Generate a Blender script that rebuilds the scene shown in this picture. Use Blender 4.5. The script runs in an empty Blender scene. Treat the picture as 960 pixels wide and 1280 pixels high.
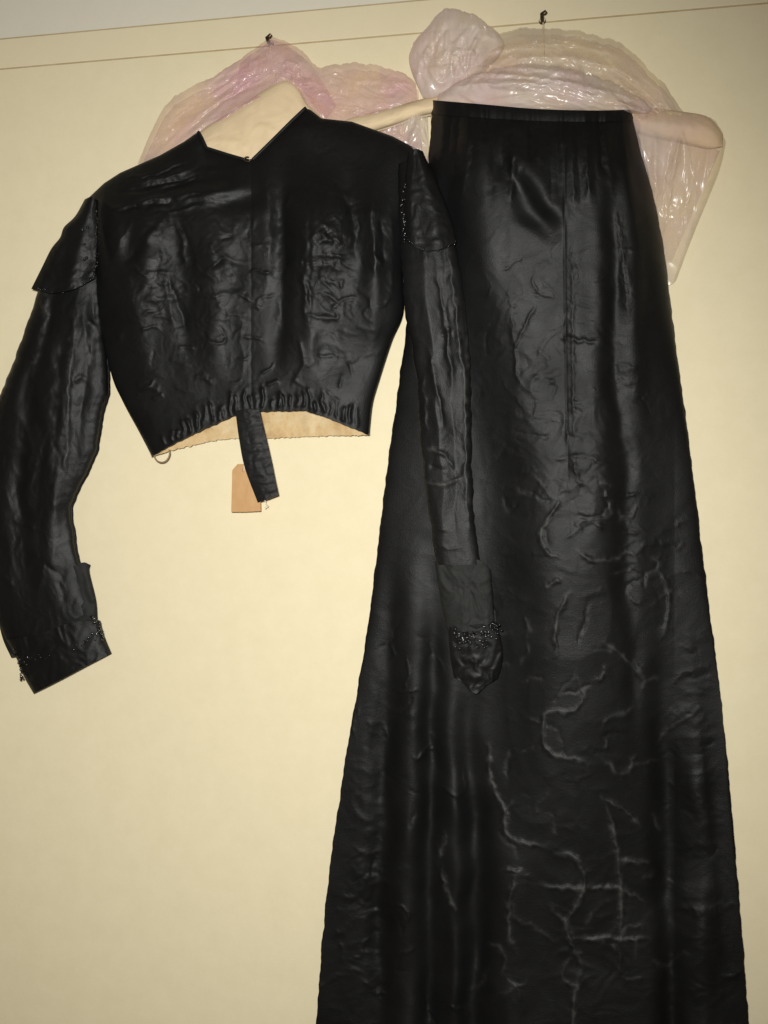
import bpy, math, random
import numpy as np
from mathutils import Matrix, Vector

S = bpy.context.scene
random.seed(4)

# ---------------------------------------------------------------- camera
F = 1244.0                     # focal length in photo pixels (photo is 960 x 1280)
DIST = 1.55                    # metres from the wall
PITCH, YAW = math.radians(-2.0), math.radians(11.0)
CAM = Vector((0.0, -DIST, 0.0))
cd = bpy.data.cameras.new('camera')
cam = bpy.data.objects.new('camera', cd)
S.collection.objects.link(cam)
cam.location = CAM
cam.rotation_euler = (math.pi / 2 + PITCH, 0, YAW)
cd.sensor_fit = 'VERTICAL'
cd.sensor_height = 36.0
cd.lens = 36.0 * F / 1280.0
cd.clip_start = 0.02
cd.clip_end = 50
S.camera = cam

# ---------------------------------------------------------------- light: on-camera flash + dim room
W = bpy.data.worlds.new('World'); S.world = W; W.use_nodes = True
bg = W.node_tree.nodes['Background']
bg.inputs[0].default_value = (1.0, 0.80, 0.50, 1); bg.inputs[1].default_value = 0.06
RM = cam.rotation_euler.to_matrix()
fl = bpy.data.lights.new('camera_flash', 'SPOT')
fl.energy = 129; fl.shadow_soft_size = 0.022; fl.color = (1.0, 0.985, 0.95)
fl.spot_size = math.radians(118); fl.spot_blend = 0.99
flo = bpy.data.objects.new('camera_flash', fl); S.collection.objects.link(flo)
flo.location = CAM + RM @ Vector((-0.03, 0.045, 0.0))
aim = RM @ Vector((-0.2476, -0.114, -1.0))
flo.rotation_euler = aim.to_track_quat('-Z', 'Y').to_euler()
S.view_settings.view_transform = 'Standard'
S.view_settings.look = 'None'
S.view_settings.exposure = 0.0
S.view_settings.gamma = 1.0
S.view_settings.use_curve_mapping = False
S.render.engine = 'CYCLES'
S.cycles.transparent_max_bounces = 24

# ---------------------------------------------------------------- numeric helpers
Rn = np.array(RM); Cn = np.array(CAM)

def world(x, y, d):
    """photo pixel + distance in front of the wall (m) -> point in the room"""
    x, y, d = np.broadcast_arrays(np.asarray(x, float), np.asarray(y, float), np.asarray(d, float))
    v = np.stack([(x - 480) / F, -(y - 640) / F, -np.ones_like(x)], -1) @ Rn.T
    t = (-d - Cn[1]) / v[..., 1]
    return Cn + v * t[..., None]

def wp(x, y, d):
    return Vector(world(x, y, d).tolist())

def _hash(ix, iy, seed):
    h = (ix * 374761393 + iy * 668265263 + seed * 974634777) & 0xffffffff
    h = ((h ^ (h >> 13)) * 1274126177) & 0xffffffff
    return h ^ (h >> 16)

def noise(x, y, seed=0):
    x = np.asarray(x, float); y = np.asarray(y, float)
    ix = np.floor(x).astype(np.int64); iy = np.floor(y).astype(np.int64)
    fx = x - ix; fy = y - iy
    ux = fx * fx * fx * (fx * (fx * 6 - 15) + 10); uy = fy * fy * fy * (fy * (fy * 6 - 15) + 10)
    def g(a, b):
        ang = _hash(ix + a, iy + b, seed).astype(float) * (2 * math.pi / 4294967296.0)
        return np.cos(ang) * (fx - a) + np.sin(ang) * (fy - b)
    n0 = g(0, 0) * (1 - ux) + g(1, 0) * ux
    n1 = g(0, 1) * (1 - ux) + g(1, 1) * ux
    return (n0 * (1 - uy) + n1 * uy) * 1.5

def fbm(x, y, seed=0, oct=3):
    r = 0; a = 1.0
    for k in range(oct):
        r = r + a * noise(x * 2 ** k, y * 2 ** k, seed + 17 * k); a *= 0.5
    return r

def crumple(x, y, scale, seed=0, oct=3, warp=0.6):
    """sharp creased relief, about -1..1"""
    X = x / scale; Y = y / scale
    wx = noise(X * .7, Y * .7, seed + 91) * warp; wy = noise(X * .7 + 5, Y * .7, seed + 57) * warp
    r = 0; a = 1.0
    for k in range(oct):
        f = 1.9 ** k
        n = noise((X + wx) * f, (Y + wy) * f, seed + 31 * k)
        r = r + a * (1 - 2.2 * np.sqrt(n * n + 0.0012)); a *= 0.52
    return r * .6

def blob(x, y, cx, cy, rx, ry):
    return np.exp(-((x - cx) / rx) ** 2 - ((y - cy) / ry) ** 2)

def sstep(a, b, x):
    t = np.clip((x - a) / (b - a), 0, 1)
    return t * t * (3 - 2 * t)

def interp(x, pts):
    p = np.array(pts, float)
    return np.interp(x, p[:, 0], p[:, 1])

def sinterp(x, pts):
    """smooth interpolation through (x, value) knots"""
    p = np.array(pts, float)
    xs = np.linspace(p[0, 0], p[-1, 0], 400)
    v = np.interp(xs, p[:, 0], p[:, 1])
    k = np.hanning(41); k /= k.sum()
    v = np.convolve(np.pad(v, 20, mode='edge'), k, 'valid')
    return np.interp(x, xs, v)

def segdist(x, y, pts):
    best = np.full(x.shape, 1e9); along = np.zeros(x.shape); acc = 0
    for (ax, ay), (bx, by) in zip(pts[:-1], pts[1:]):
        dx, dy = bx - ax, by - ay; L = math.hypot(dx, dy) + 1e-9
        t = np.clip(((x - ax) * dx + (y - ay) * dy) / L ** 2, 0, 1)
        dd = np.hypot(x - ax - t * dx, y - ay - t * dy)
        m = dd < best
        best = np.where(m, dd, best); along = np.where(m, acc + t * L, along); acc += L
    return best, along, acc

def strokes(x, y, lst, jitter=1.6, seed=3, fade=.18, floor=.25, jw=11):
    """creases: list of (points, height in m, half width in px); a crease fades out at its ends"""
    jx = x + jitter * fbm(x / jw, y / jw, seed); jy = y + jitter * fbm(x / jw + 40, y / jw, seed)
    r = np.zeros(x.shape)
    for k, (pts, h, w) in enumerate(lst):
        P = np.array(pts)
        lo = P.min(0) - 4 * w - 6; hi = P.max(0) + 4 * w + 6
        m = (x > lo[0]) & (x < hi[0]) & (y > lo[1]) & (y < hi[1])
        if not m.any(): continue
        d, s, L = segdist(jx[m], jy[m], pts)
        e = sstep(0, 1, np.minimum(s, L - s) / (fade * L + 1e-6)) * (1 - floor) + floor
        mod = .8 + .4 * noise(s / max(14, 5 * w), s * 0 + k * 3.7, 7)
        r[m] += h * e * mod * (np.exp(-(d / w) ** 2) if w > 9 else .45 * np.exp(-(d / w) ** 2) + .55 * np.exp(-(np.sqrt(d * d + .5) - .7) / (.75 * w)))
    return r

def curve(pts, n, smooth=True, sub=12):
    p = np.array(pts, float)
    if smooth and len(p) > 2:
        q = np.vstack([2 * p[0] - p[1], p, 2 * p[-1] - p[-2]]); out = []
        for i in range(1, len(q) - 2):
            t = np.linspace(0, 1, sub, endpoint=False)[:, None]
            a, b, c, d = q[i - 1], q[i], q[i + 1], q[i + 2]
            out.append(.5 * (2 * b + (c - a) * t + (2 * a - 5 * b + 4 * c - d) * t ** 2 + (3 * b - a - 3 * c + d) * t ** 3))
        p = np.vstack(out + [p[-1:]])
    s = np.r_[0, np.cumsum(np.hypot(*np.diff(p, axis=0).T))]
    t = np.linspace(0, s[-1], n)
    return np.stack([np.interp(t, s, p[:, 0]), np.interp(t, s, p[:, 1])], -1)

def wob(c, seed, a=1.3):
    s_ = np.r_[0, np.cumsum(np.hypot(*np.diff(c, axis=0).T))]
    c = c.copy(); k = np.clip(np.minimum(s_, s_[-1] - s_) / 12, 0, 1)
    c[:, 0] += k * a * (noise(s_ / 26, s_ * 0, seed) + .5 * noise(s_ / 9, s_ * 0, seed + 1))
    return c

def xcurve(pts, n):
    p = np.array(pts, float); x = np.linspace(p[0, 0], p[-1, 0], n)
    return np.stack([x, np.interp(x, p[:, 0], p[:, 1])], -1)

def coons(T, B, L, R):
    nu, nv = len(T), len(L)
    u = np.linspace(0, 1, nu)[None, :, None]; v = np.linspace(0, 1, nv)[:, None, None]
    T, B, L, R = T[None], B[None], L[:, None], R[:, None]
    c00, c10, c01, c11 = T[0, 0], T[0, -1], B[0, 0], B[0, -1]
    return (1 - v) * T + v * B + (1 - u) * L + u * R - ((1 - u) * (1 - v) * c00 + u * (1 - v) * c10 + (1 - u) * v * c01 + u * v * c11)

# ---------------------------------------------------------------- object helpers
def link(name, me, mat=None, parent=None):
    o = bpy.data.objects.new(name, me); S.collection.objects.link(o)
    if mat: me.materials.append(mat)
    if parent: o.parent = parent; o.matrix_parent_inverse = Matrix.Translation(-parent.location) if parent.type == 'EMPTY' else Matrix()
    return o

def tag(o, label=None, cat=None, group=None, kind=None):
    for k, v in (('label', label), ('category', cat), ('group', group), ('kind', kind)):
        if v: o[k] = v
    return o

def empty(name, loc, label, cat, group=None):
    o = bpy.data.objects.new(name, None); S.collection.objects.link(o)
    o.location = loc; o.empty_display_size = .05
    return tag(o, label, cat, group)

def mesh(name, V, Fc, smooth=True):
    me = bpy.data.meshes.new(name)
    V = np.asarray(V, np.float32); n = len(V)
    me.vertices.add(n); me.vertices.foreach_set('co', V.ravel())
    q = np.asarray(Fc, np.int32); m, k = q.shape
    me.loops.add(m * k); me.loops.foreach_set('vertex_index', q.ravel())
    me.polygons.add(m); me.polygons.foreach_set('loop_start', np.arange(0, m * k, k, dtype=np.int32))
    me.polygons.foreach_set('use_smooth', np.full(m, smooth))
    me.update(calc_edges=True); me.validate()
    return me

def quads(nv, nu, off=0, flip=False):
    i = (np.arange(nv - 1)[:, None] * nu + np.arange(nu - 1)[None]).ravel() + off
    q = np.stack([i, i + nu, i + nu + 1, i + 1], -1)
    return q[:, ::-1] if flip else q

def slab(name, G, dF, dB, mat, parent=None, rim=(1, 1, 1, 1), wear_glint=None):
    """closed piece of cloth: front sheet, back sheet and a rim; G = pixel grid (nv,nu,2)"""
    nv, nu = G.shape[:2]
    dB = np.minimum(np.broadcast_to(dB, dF.shape), dF - .0012)
    A = world(G[..., 0], G[..., 1], dF).reshape(-1, 3)
    Bk = A.copy().reshape(nv, nu, 3); Bk[..., 1] = -dB; Bk = Bk.reshape(-1, 3)
    V = [A, Bk]; Q = [quads(nv, nu), quads(nv, nu, nv * nu, True)]; off = 2 * nv * nu
    idx = np.arange(nv * nu).reshape(nv, nu)
    for on, line, fl_ in zip(rim, (idx[0], idx[-1], idx[:, 0], idx[:, -1]), (True, False, False, True)):
        if not on: continue
        n = len(line)
        V += [A[line], Bk[line]]
        a = np.arange(n - 1) + off
        q = np.stack([a, a + n, a + n + 1, a + 1], -1)
        Q.append(q[:, ::-1] if fl_ else q); off += 2 * n
    me = mesh(name, np.vstack(V), np.vstack(Q))
    if wear_glint is not None:
        w = np.zeros(len(me.vertices), np.float32); w[:nv * nu] = np.clip(wear_glint, 0, 1).ravel()
        me.attributes.new('wear_glint', 'FLOAT', 'POINT').data.foreach_set('value', w)
    return link(name, me, mat, parent)

def film(name, G, d, mat, parent=None):
    nv, nu = G.shape[:2]
    A = world(G[..., 0], G[..., 1], d).reshape(-1, 3)
    return link(name, mesh(name, A, quads(nv, nu)), mat, parent)

def box(name, lo, hi, mat, parent=None, bev=0.0):
    (a, b, c), (d, e, f) = lo, hi
    V = [(a, b, c), (d, b, c), (d, e, c), (a, e, c), (a, b, f), (d, b, f), (d, e, f), (a, e, f)]
    Q = [(0, 3, 2, 1), (4, 5, 6, 7), (0, 1, 5, 4), (1, 2, 6, 5), (2, 3, 7, 6), (3, 0, 4, 7)]
    o = link(name, mesh(name, V, Q, False), mat, parent)
    if bev:
        m = o.modifiers.new('bevel', 'BEVEL'); m.width = bev; m.segments = 2
    return o

def tube_data(pts, r, seg=8):
    P = [Vector(p) for p in pts]; V = []; Q = []
    up = Vector((0.13, .3, .9)).normalized()
    for i, p in enumerate(P):
        t = (P[min(i + 1, len(P) - 1)] - P[max(i - 1, 0)]).normalized()
        a = t.cross(up).normalized(); b = t.cross(a).normalized()
        rr = r[i] if hasattr(r, '__len__') else r
        for k in range(seg):
            an = 2 * math.pi * k / seg
            V.append(p + a * math.cos(an) * rr + b * math.sin(an) * rr)
    for i in range(len(P) - 1):
        for k in range(seg):
            k2 = (k + 1) % seg
            Q.append((i * seg + k, i * seg + k2, (i + 1) * seg + k2, (i + 1) * seg + k))
    return V, Q

def tube(name, pts, r, mat, parent=None, seg=8):
    V, Q = tube_data(pts, r, seg)
    return link(name, mesh(name, [tuple(v) for v in V], Q), mat, parent)

def sphere_data(seg=8, rings=6):
    V = []; Q = []
    for i in range(rings + 1):
        th = math.pi * i / rings
        for k in range(seg):
            a = 2 * math.pi * k / seg
            V.append((math.sin(th) * math.cos(a), math.sin(th) * math.sin(a), math.cos(th)))
    for i in range(rings):
        for k in range(seg):
            k2 = (k + 1) % seg
            Q.append((i * seg + k, (i + 1) * seg + k, (i + 1) * seg + k2, i * seg + k2))
    return np.array(V), np.array(Q)

SV, SQ = sphere_data()
def beads(name, plist, mat, parent):
    V = []; Q = []; off = 0
    for (x, y, d, r) in plist:
        c = np.array(wp(x, y, d))
        V.append(SV * r * np.array([1, 1, random.uniform(.7, 1.2)]) + c); Q.append(SQ + off); off += len(SV)
    o = link(name, mesh(name, np.vstack(V), np.vstack(Q)), mat, parent)
    o['kind'] = 'stuff'
    return o

# ---------------------------------------------------------------- materials
class NT:
    def __init__(s, name):
        s.m = bpy.data.materials.new(name); s.m.use_nodes = True
        s.t = s.m.node_tree; s.b = s.t.nodes['Principled BSDF']; s.out = s.t.nodes['Material Output']
    def n(s, typ, **kw):
        x = s.t.nodes.new(typ)
        for k, v in kw.items():
            if k in x.inputs.keys(): x.inputs[k].default_value = v
            else: setattr(x, k, v)
        return x
    def l(s, a, b): s.t.links.new(a, b)
    def coords(s, scale=(1, 1, 1), rot=(0, 0, 0)):
        tc = s.n('ShaderNodeTexCoord'); mp = s.n('ShaderNodeMapping')
        mp.inputs['Scale'].default_value = scale; mp.inputs['Rotation'].default_value = rot
        s.l(tc.outputs['Object'], mp.inputs[0]); return mp.outputs[0]
    def noise(s, co, scale, detail=4, rough=.55, dist=0):
        x = s.n('ShaderNodeTexNoise'); x.inputs['Scale'].default_value = scale; x.inputs['Detail'].default_value = detail
        x.inputs['Roughness'].default_value = rough; x.inputs['Distortion'].default_value = dist
        s.l(co, x.inputs['Vector']); return x.outputs['Fac']
    def ramp(s, fac, *stops):
        r = s.n('ShaderNodeValToRGB'); e = r.color_ramp.elements
        while len(e) < len(stops): e.new(.5)
        for a, (p, c) in zip(e, stops): a.position = p; a.color = tuple(c) + (1,) if len(c) == 3 else c
        s.l(fac, r.inputs[0]); return r.outputs[0]
    def bump(s, h, strength, dist=.001, prev=None):
        b = s.n('ShaderNodeBump'); b.inputs['Strength'].default_value = strength; b.inputs['Distance'].default_value = dist
        s.l(h, b.inputs['Height'])
        if prev is not None: s.l(prev, b.inputs['Normal'])
        return b.outputs[0]
    def set(s, **kw):
        for k, v in kw.items(): s.b.inputs[k.replace('_', ' ')].default_value = v

def m_paint(name, c0, c1, bumpy=.25):
    t = NT(name); co = t.coords()
    t.l(t.ramp(t.noise(co, 24, 8, .75), (.25, c0), (.75, c1)), t.b.inputs['Base Color'])
    t.set(Roughness=.72); t.b.inputs['Specular IOR Level'].default_value = .15
    n1 = t.bump(t.noise(co, 420, 3, .6), bumpy, .0006)
    t.l(t.bump(t.noise(co, 28, 3, .5), .12, .002, n1), t.b.inputs['Normal'])
    return t.m

def m_satin(name, col, r0, r1, fine=.35, spec=.3):
    t = NT(name); co = t.coords()
    at = t.n('ShaderNodeAttribute'); at.attribute_name = 'wear_glint'
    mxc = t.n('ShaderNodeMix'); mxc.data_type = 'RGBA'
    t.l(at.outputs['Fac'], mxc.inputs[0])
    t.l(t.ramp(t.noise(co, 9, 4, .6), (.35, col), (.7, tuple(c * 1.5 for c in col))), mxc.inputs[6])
    mxc.inputs[7].default_value = (.062, .062, .058, 1)        # silk rubbed grey along old creases, with crease highlights painted in
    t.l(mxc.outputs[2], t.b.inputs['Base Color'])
    t.l(t.ramp(t.noise(co, 14, 5, .65, .6), (.3, (r0,) * 3), (.72, (r1,) * 3)), t.b.inputs['Roughness'])
    t.b.inputs['Specular IOR Level'].default_value = spec
    n0 = t.bump(t.noise(co, 620, 3, .7, .2), fine, .0009)
    n0 = t.bump(t.noise(t.coords((.35, 1, 1)), 300, 3, .7), fine * .5, .0009, n0)
    t.l(n0, t.b.inputs['Normal'])
    return t.m

def m_plain(name, c0, c1, rough, scale=30, bump=.2, spec=.3, metal=0):
    t = NT(name); co = t.coords()
    t.l(t.ramp(t.noise(co, scale, 4, .6), (.3, c0), (.7, c1)), t.b.inputs['Base Color'])
    t.set(Roughness=rough, Metallic=metal); t.b.inputs['Specular IOR Level'].default_value = spec
    if bump: t.l(t.bump(t.noise(co, 350, 3, .6), bump, .0008), t.b.inputs['Normal'])
    return t.m

def m_film(name, c0, c1, opac0, opac1, tint=(.96, .93, .88)):
    t = NT(name); co = t.coords()
    f = t.noise(co, 9, 3, .5, .5)
    colr = t.ramp(f, (.35, c0), (.65, c1))
    t.l(colr, t.b.inputs['Base Color'])
    t.set(Roughness=.21); t.b.inputs['Specular IOR Level'].default_value = .85
    n0 = t.bump(t.noise(co, 30, 3, .5, 1.2), .14, .004)
    t.l(n0, t.b.inputs['Normal'])
    tr = t.n('ShaderNodeBsdfTransparent'); tr.inputs[0].default_value = tint + (1,)
    tl = t.n('ShaderNodeBsdfTranslucent'); t.l(colr, tl.inputs[0])
    mx0 = t.n('ShaderNodeMixShader'); mx0.inputs[0].default_value = .22
    t.l(t.b.outputs[0], mx0.inputs[1]); t.l(tl.outputs[0], mx0.inputs[2])
    mx = t.n('ShaderNodeMixShader')
    t.l(t.ramp(t.noise(co, 12, 3, .6, .3), (.35, (opac0,) * 3), (.65, (opac1,) * 3)), mx.inputs[0])
    t.l(tr.outputs[0], mx.inputs[1]); t.l(mx0.outputs[0], mx.inputs[2])
    t.l(mx.outputs[0], t.out.inputs[0])
    return t.m

M_wall = m_paint('cream_wall_paint', (.722, .638, .425), (.782, .692, .475))
M_rail = m_paint('cream_rail_paint', (.735, .65, .445), (.77, .68, .47), .1)
M_up = m_paint('pale_grey_paint', (.69, .65, .53), (.73, .685, .56))
M_dirt = m_plain('dark_joint', (.40, .31, .17), (.50, .40, .24), .9)
M_black = m_satin('black_satin', (.0046, .0046, .0047), .42, .56, .45, .24)
M_skirt = m_satin('black_skirt_satin', (.0042, .0042, .0043), .42, .56, .42, .20)
M_dull = m_satin('black_tape', (.006, .006, .0062), .5, .62, .4, .25)
M_sheer = m_plain('grey_green_gauze', (.0048, .0049, .0042), (.0105, .0107, .009), .7, 60, .5)
M_bead = m_plain('jet_bead', (.004, .004, .004), (.006, .006, .006), .15, 5, 0, 1.0)
M_pad = m_plain('cream_padding', (.68, .53, .335), (.73, .58, .37), .8, 16, .35, .15)
M_lining = NT('stained_lining')
_t = M_lining; _c = _t.coords()
_t.l(_t.ramp(_t.noise(_c, 26, 5, .7, .4), (.3, (.40, .24, .10)), (.5, (.56, .40, .20)), (.75, (.62, .52, .33))), _t.b.inputs['Base Color'])
_t.set(Roughness=.85); _t.l(_t.bump(_t.noise(_c, 240, 3, .6), .4, .001), _t.b.inputs['Normal'])
M_lining = _t.m
M_card = NT('brown_card'); _t = M_card; _c = _t.coords((1, 1, .4))
_t.l(_t.ramp(_t.noise(_c, 55, 5, .7), (.3, (.44, .24, .095)), (.7, (.54, .33, .145))), _t.b.inputs['Base Color'])
_t.set(Roughness=.7); M_card = _t.m
M_thread = m_plain('brown_thread', (.22, .13, .06), (.35, .22, .11), .7)
M_white = m_plain('pale_thread', (.7, .65, .55), (.75, .7, .6), .7)
M_metal = m_plain('dark_metal', (.05, .035, .02), (.10, .07, .04), .38, 60, .1, .5, .8)
M_wire = m_plain('steel_wire', (.45, .43, .4), (.55, .52, .48), .3, 60, .1, .5, 1)
M_pink = m_film('pink_plastic_film', (.90, .62, .70), (.90, .77, .68), .12, .44, (.96, .90, .89))
M_clear = m_film('pale_plastic_film', (.91, .73, .70), (.92, .83, .70), .18, .50)
M_milky = m_film('milky_plastic_film', (.95, .77, .80), (.97, .89, .83), .28, .62)

# ---------------------------------------------------------------- the setting
def plane_wall(name, z0, z1, y, mat):
    n = 2
    V = [(-3, y, z0), (3, y, z0), (3, y, z1), (-3, y, z1)]
    return tag(link(name, mesh(name, V, [(0, 1, 2, 3)], False), mat), kind='structure')

zl = world(338, 57, 0.0)[2]         # lower edge of the rail
zu = world(338, 18, 0.0)[2]         # upper edge
box_w = box('wall', (-3, -.0008, -2.2), (3, .1, zl - .0022), M_wall); tag(box_w, kind='structure')
rail = box('picture_rail', (-3, -.0015, zl + .0004), (3, .1, zu - .0008), M_rail, bev=.0008); tag(rail, kind='structure')
upw = box('upper_wall', (-3, -.0008, zu + .0012), (3, .1, zu + 1.2), M_up); tag(upw, kind='structure')
gap = box('joint', (-3, -.0003, zl - .004), (3, .09, zu + .004), M_dirt, rail)

# ---------------------------------------------------------------- rail hooks and hangers
def rail_hook(x, y, label, lean):
    p = wp(x, y + 12, .009)
    r = empty('rail_hook', p, label, 'hook', 'hooks screwed into the picture rail')
    tip = wp(x + lean, y, .028)
    pts = [p + Vector((0, .004, 0)), p + Vector((0, -.010, -.001)), p + Vector((0, -.018, .002)), p.lerp(tip, .6) + Vector((0, -.007, 0)), tip]
    tube('shank', [tuple(q) for q in pts], [.0030, .0030, .0030,   .0034, .0028], M_metal, r)
    V, Q = tube_data([tuple(p + Vector((0, .0005, 0))), tuple(p + Vector((0, -.003, 0)))], [.0055, .0045], 14)
    link('collar', mesh('collar', [tuple(v) for v in V], Q), M_metal, r)
    return r
rail_hook(338, 43, 'small dark metal hook in the picture rail above the pink plastic bag', 1)
rail_hook(678, 14, 'small dark metal hook in the picture rail above the black skirt', 5)

def hook_wire(parent, x0, y0, x1, y1, d):
    a = wp(x0, y0, d); b = wp(x1, y1, .020)
    pts = [a, a.lerp(b, .5), b + Vector((0, -.004, -.006))]
    for k in range(9):
        an = math.pi * k / 8
        pts.append(b + Vector((0, .0075 * math.cos(an) * -1 + .0035, .0075 * math.sin(an))))
    tube('hook', [tuple(p) for p in pts], .0012, M_pad, parent)

NU, NV = 90, 60
def padded(name, T, B, d0, puff, parent, mat, cre=(), seed=0, nu=110, nv=60, amp=.0022):
    t = curve(T, nu); b = curve(B, nu)
    L = curve([T[0], B[0]], nv, False); R = curve([T[-1], B[-1]], nv, False)
    G = coons(t, b, L, R)
    v = np.linspace(0, 1, nv)[:, None]; u = np.linspace(0, 1, nu)[None]
    pr = np.sqrt(np.clip(1 - (2 * v - 1) ** 2, 0, 1)) * np.clip(1 - np.abs(2 * u - 1) ** 8, 0, 1) ** .5
    x, y = G[..., 0], G[..., 1]
    rel = amp * crumple(x, y, 26, seed) * pr + strokes(x, y, cre) * pr
    return slab(name, G, d0 + puff * pr + rel, d0 - puff * .7 * pr, mat, parent)

h1 = empty('padded_hanger', wp(350, 165, .045), 'cream padded hanger showing in the neck opening of the black bodice', 'hanger', 'padded hangers')
padded('padding', [(185, 226), (222, 190), (256, 160), (296, 135), (338, 108), (358, 101), (372, 110), (386, 132), (420, 160), (470, 196)],
       [(185, 246), (222, 246), (262, 246), (300, 248), (335, 248), (355, 248), (372, 248), (388, 246), (424, 244), (470, 232)],
       .036, .016, h1, M_pad, [([(312, 148), (334, 160), (350, 170)], .0022, 7), ([(270, 170), (300, 176), (325, 190)], .0016, 10), ([(352, 112), (360, 135)], -.0018, 5)], 4)
hook_wire(h1, 346, 116, 339, 62, .034)

h2 = empty('padded_hanger', wp(680, 150, .03), 'long cream padded hanger whose arms stick out behind the skirt waist', 'hanger', 'padded hangers')
padded('padding', [(424, 155), (440, 147), (490, 134), (540, 121), (600, 112), (680, 108), (760, 116), (800, 132), (850, 139), (884, 146), (903, 166)],
       [(424, 172), (445, 170), (490, 157), (540, 142), (600, 140), (680, 142), (760, 150), (803, 167), (850, 177), (884, 185), (903, 183)],
       .032, .015, h2, M_pad, [([(450, 160), (520, 138)], .001, 4), ([(820, 150), (890, 166)], .001, 5)], 9, 160, 40)
hook_wire(h2, 680, 112, 679, 34, .03)

# ---------------------------------------------------------------- skirt
SK_L = [(541, 138), (531, 230), (511, 388), (482, 600), (460, 780), (430, 960), (408, 1120), (395, 1280), (388, 1400), (382, 1530)]
SK_R = [(791, 146), (806, 200), (828, 300), (843, 420), (862, 560), (884, 740), (904, 900), (922, 1100), (936, 1280), (945, 1400), (952, 1530)]
SEAM = [(706, 143), (706, 300), (708, 480), (713, 700), (722, 900), (728, 1100), (734, 1280), (738, 1400), (742, 1530)]
LEDGE = curve(SK_L, 700); REDGE = curve(SK_R, 700)
def edge_at(E, y): return np.interp(y, E[:, 1], E[:, 0])

CREASES = [
 ([(703, 622), (677, 663), (682, 689), (703, 699)], .0050, 4.2), ([(732, 646), (718, 660)], .005, 4.2),
 ([(722, 687), (735, 699), (770, 699), (785, 689), (797, 701)], .0042, 4), ([(679, 735), (701, 723)], .005, 4.2),
 ([(713, 742), (701, 761), (694, 790), (696, 819)], .005, 4.2), ([(823, 713), (835, 732), (835, 771), (826, 797)], .0045, 3.6),
 ([(758, 804), (780, 821), (806, 850)], .0052, 4.4), ([(722, 850), (730, 871), (713, 890), (682, 890), (679, 924), (689, 943), (732, 953), (735, 967)], .0045, 3.6),
 ([(610, 932), (613, 975), (631, 1017), (634, 1047), (682, 1059)], .005, 3.6),
 ([(755, 999), (767, 1035), (773, 1077), (776, 1114), (776, 1174)], .0048, 3.6), ([(755, 999), (779, 1011), (800, 1032)], .005, 3.6),
 ([(773, 1077), (812, 1077)], .0045, 3.6), ([(694, 1068), (718, 1071), (730, 1096), (724, 1126), (709, 1150), (709, 1168), (727, 1204), (724, 1222)], .006, 4.4),
 ([(676, 1108), (718, 1111), (773, 1111), (809, 1129)], .0055, 3.8), ([(628, 1086), (655, 1090)], .0045, 3.6),
 ([(646, 1090), (637, 1126), (637, 1174), (646, 1192)], .005, 3.8), ([(549, 1077), (561, 1120), (573, 1144)], .0045, 3.6),
 ([(718, 1174), (767, 1174), (812, 1174)], .0045, 3.8), ([(794, 945), (779, 969), (755, 950)], .0045, 3.6),
 ([(722, 1222), (716, 1280), (720, 1340)], .005, 5), ([(556, 1040), (549, 1077)], .004, 3.6),
 
 ([(700, 420), (720, 425), (750, 428)], -.004, 5), ([(716, 300), (716, 420), (718, 560)], .003, 5), ([(770, 260), (778, 320), (785, 400)], .006, 9),
 ([(640, 440), (660, 400), (670, 380)], .003, 3.5), ([(640, 390), (642, 430), (648, 480)], .003, 4),
 ([(645, 540), (690, 548)], -.003, 5), ([(715, 560), (722, 600), (740, 605)], .0035, 5), ([(690, 575), (730, 570), (770, 585)], .003, 4.5),
 ([(752, 620), (800, 618)], .003, 4), ([(740, 655), (800, 668)], .003, 4), ([(665, 470), (700, 480)], .0025, 5), ([(755, 450), (800, 462)], .0025, 5),
]
CREASES = [([tuple(q) for q in curve(p, 3 * len(p))] if len(p) > 2 else p, h, w) for p, h, w in CREASES]
_rs = random.Random(11)
def ycreases(n, xr, yr, ln, hh, ww):
    out = []
    for _ in range(n):
        y = _rs.uniform(*yr)
        l_, r_ = edge_at(LEDGE, y), edge_at(REDGE, y)
        x = l_ + (r_ - l_) * _rs.uniform(*xr)
        L = _rs.uniform(*ln); a = _rs.gauss(0, .35); c = _rs.gauss(0, 5)
        out.append(([(x, y), (x + L * .5 * math.cos(a), y + L * .5 * math.sin(a) + c), (x + L * math.cos(a), y + L * math.sin(a))], _rs.uniform(*hh) * _rs.choice((1, 1, -1)), _rs.uniform(*ww)))
    return out
FINE = ycreases(70, (.02, .12), (880, 1300), (14, 40), (.0012, .003), (3, 5)) + ycreases(45, (.84, .95), (640, 1300), (14, 40), (.0012, .003), (3, 5)) \
     + ycreases(44, (.35, .85), (430, 780), (16, 44), (.0008, .0022), (3, 5.5)) + ycreases(60, (.4, .85), (850, 1300), (16, 44), (.0008, .0018), (3, 5.5))
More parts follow.
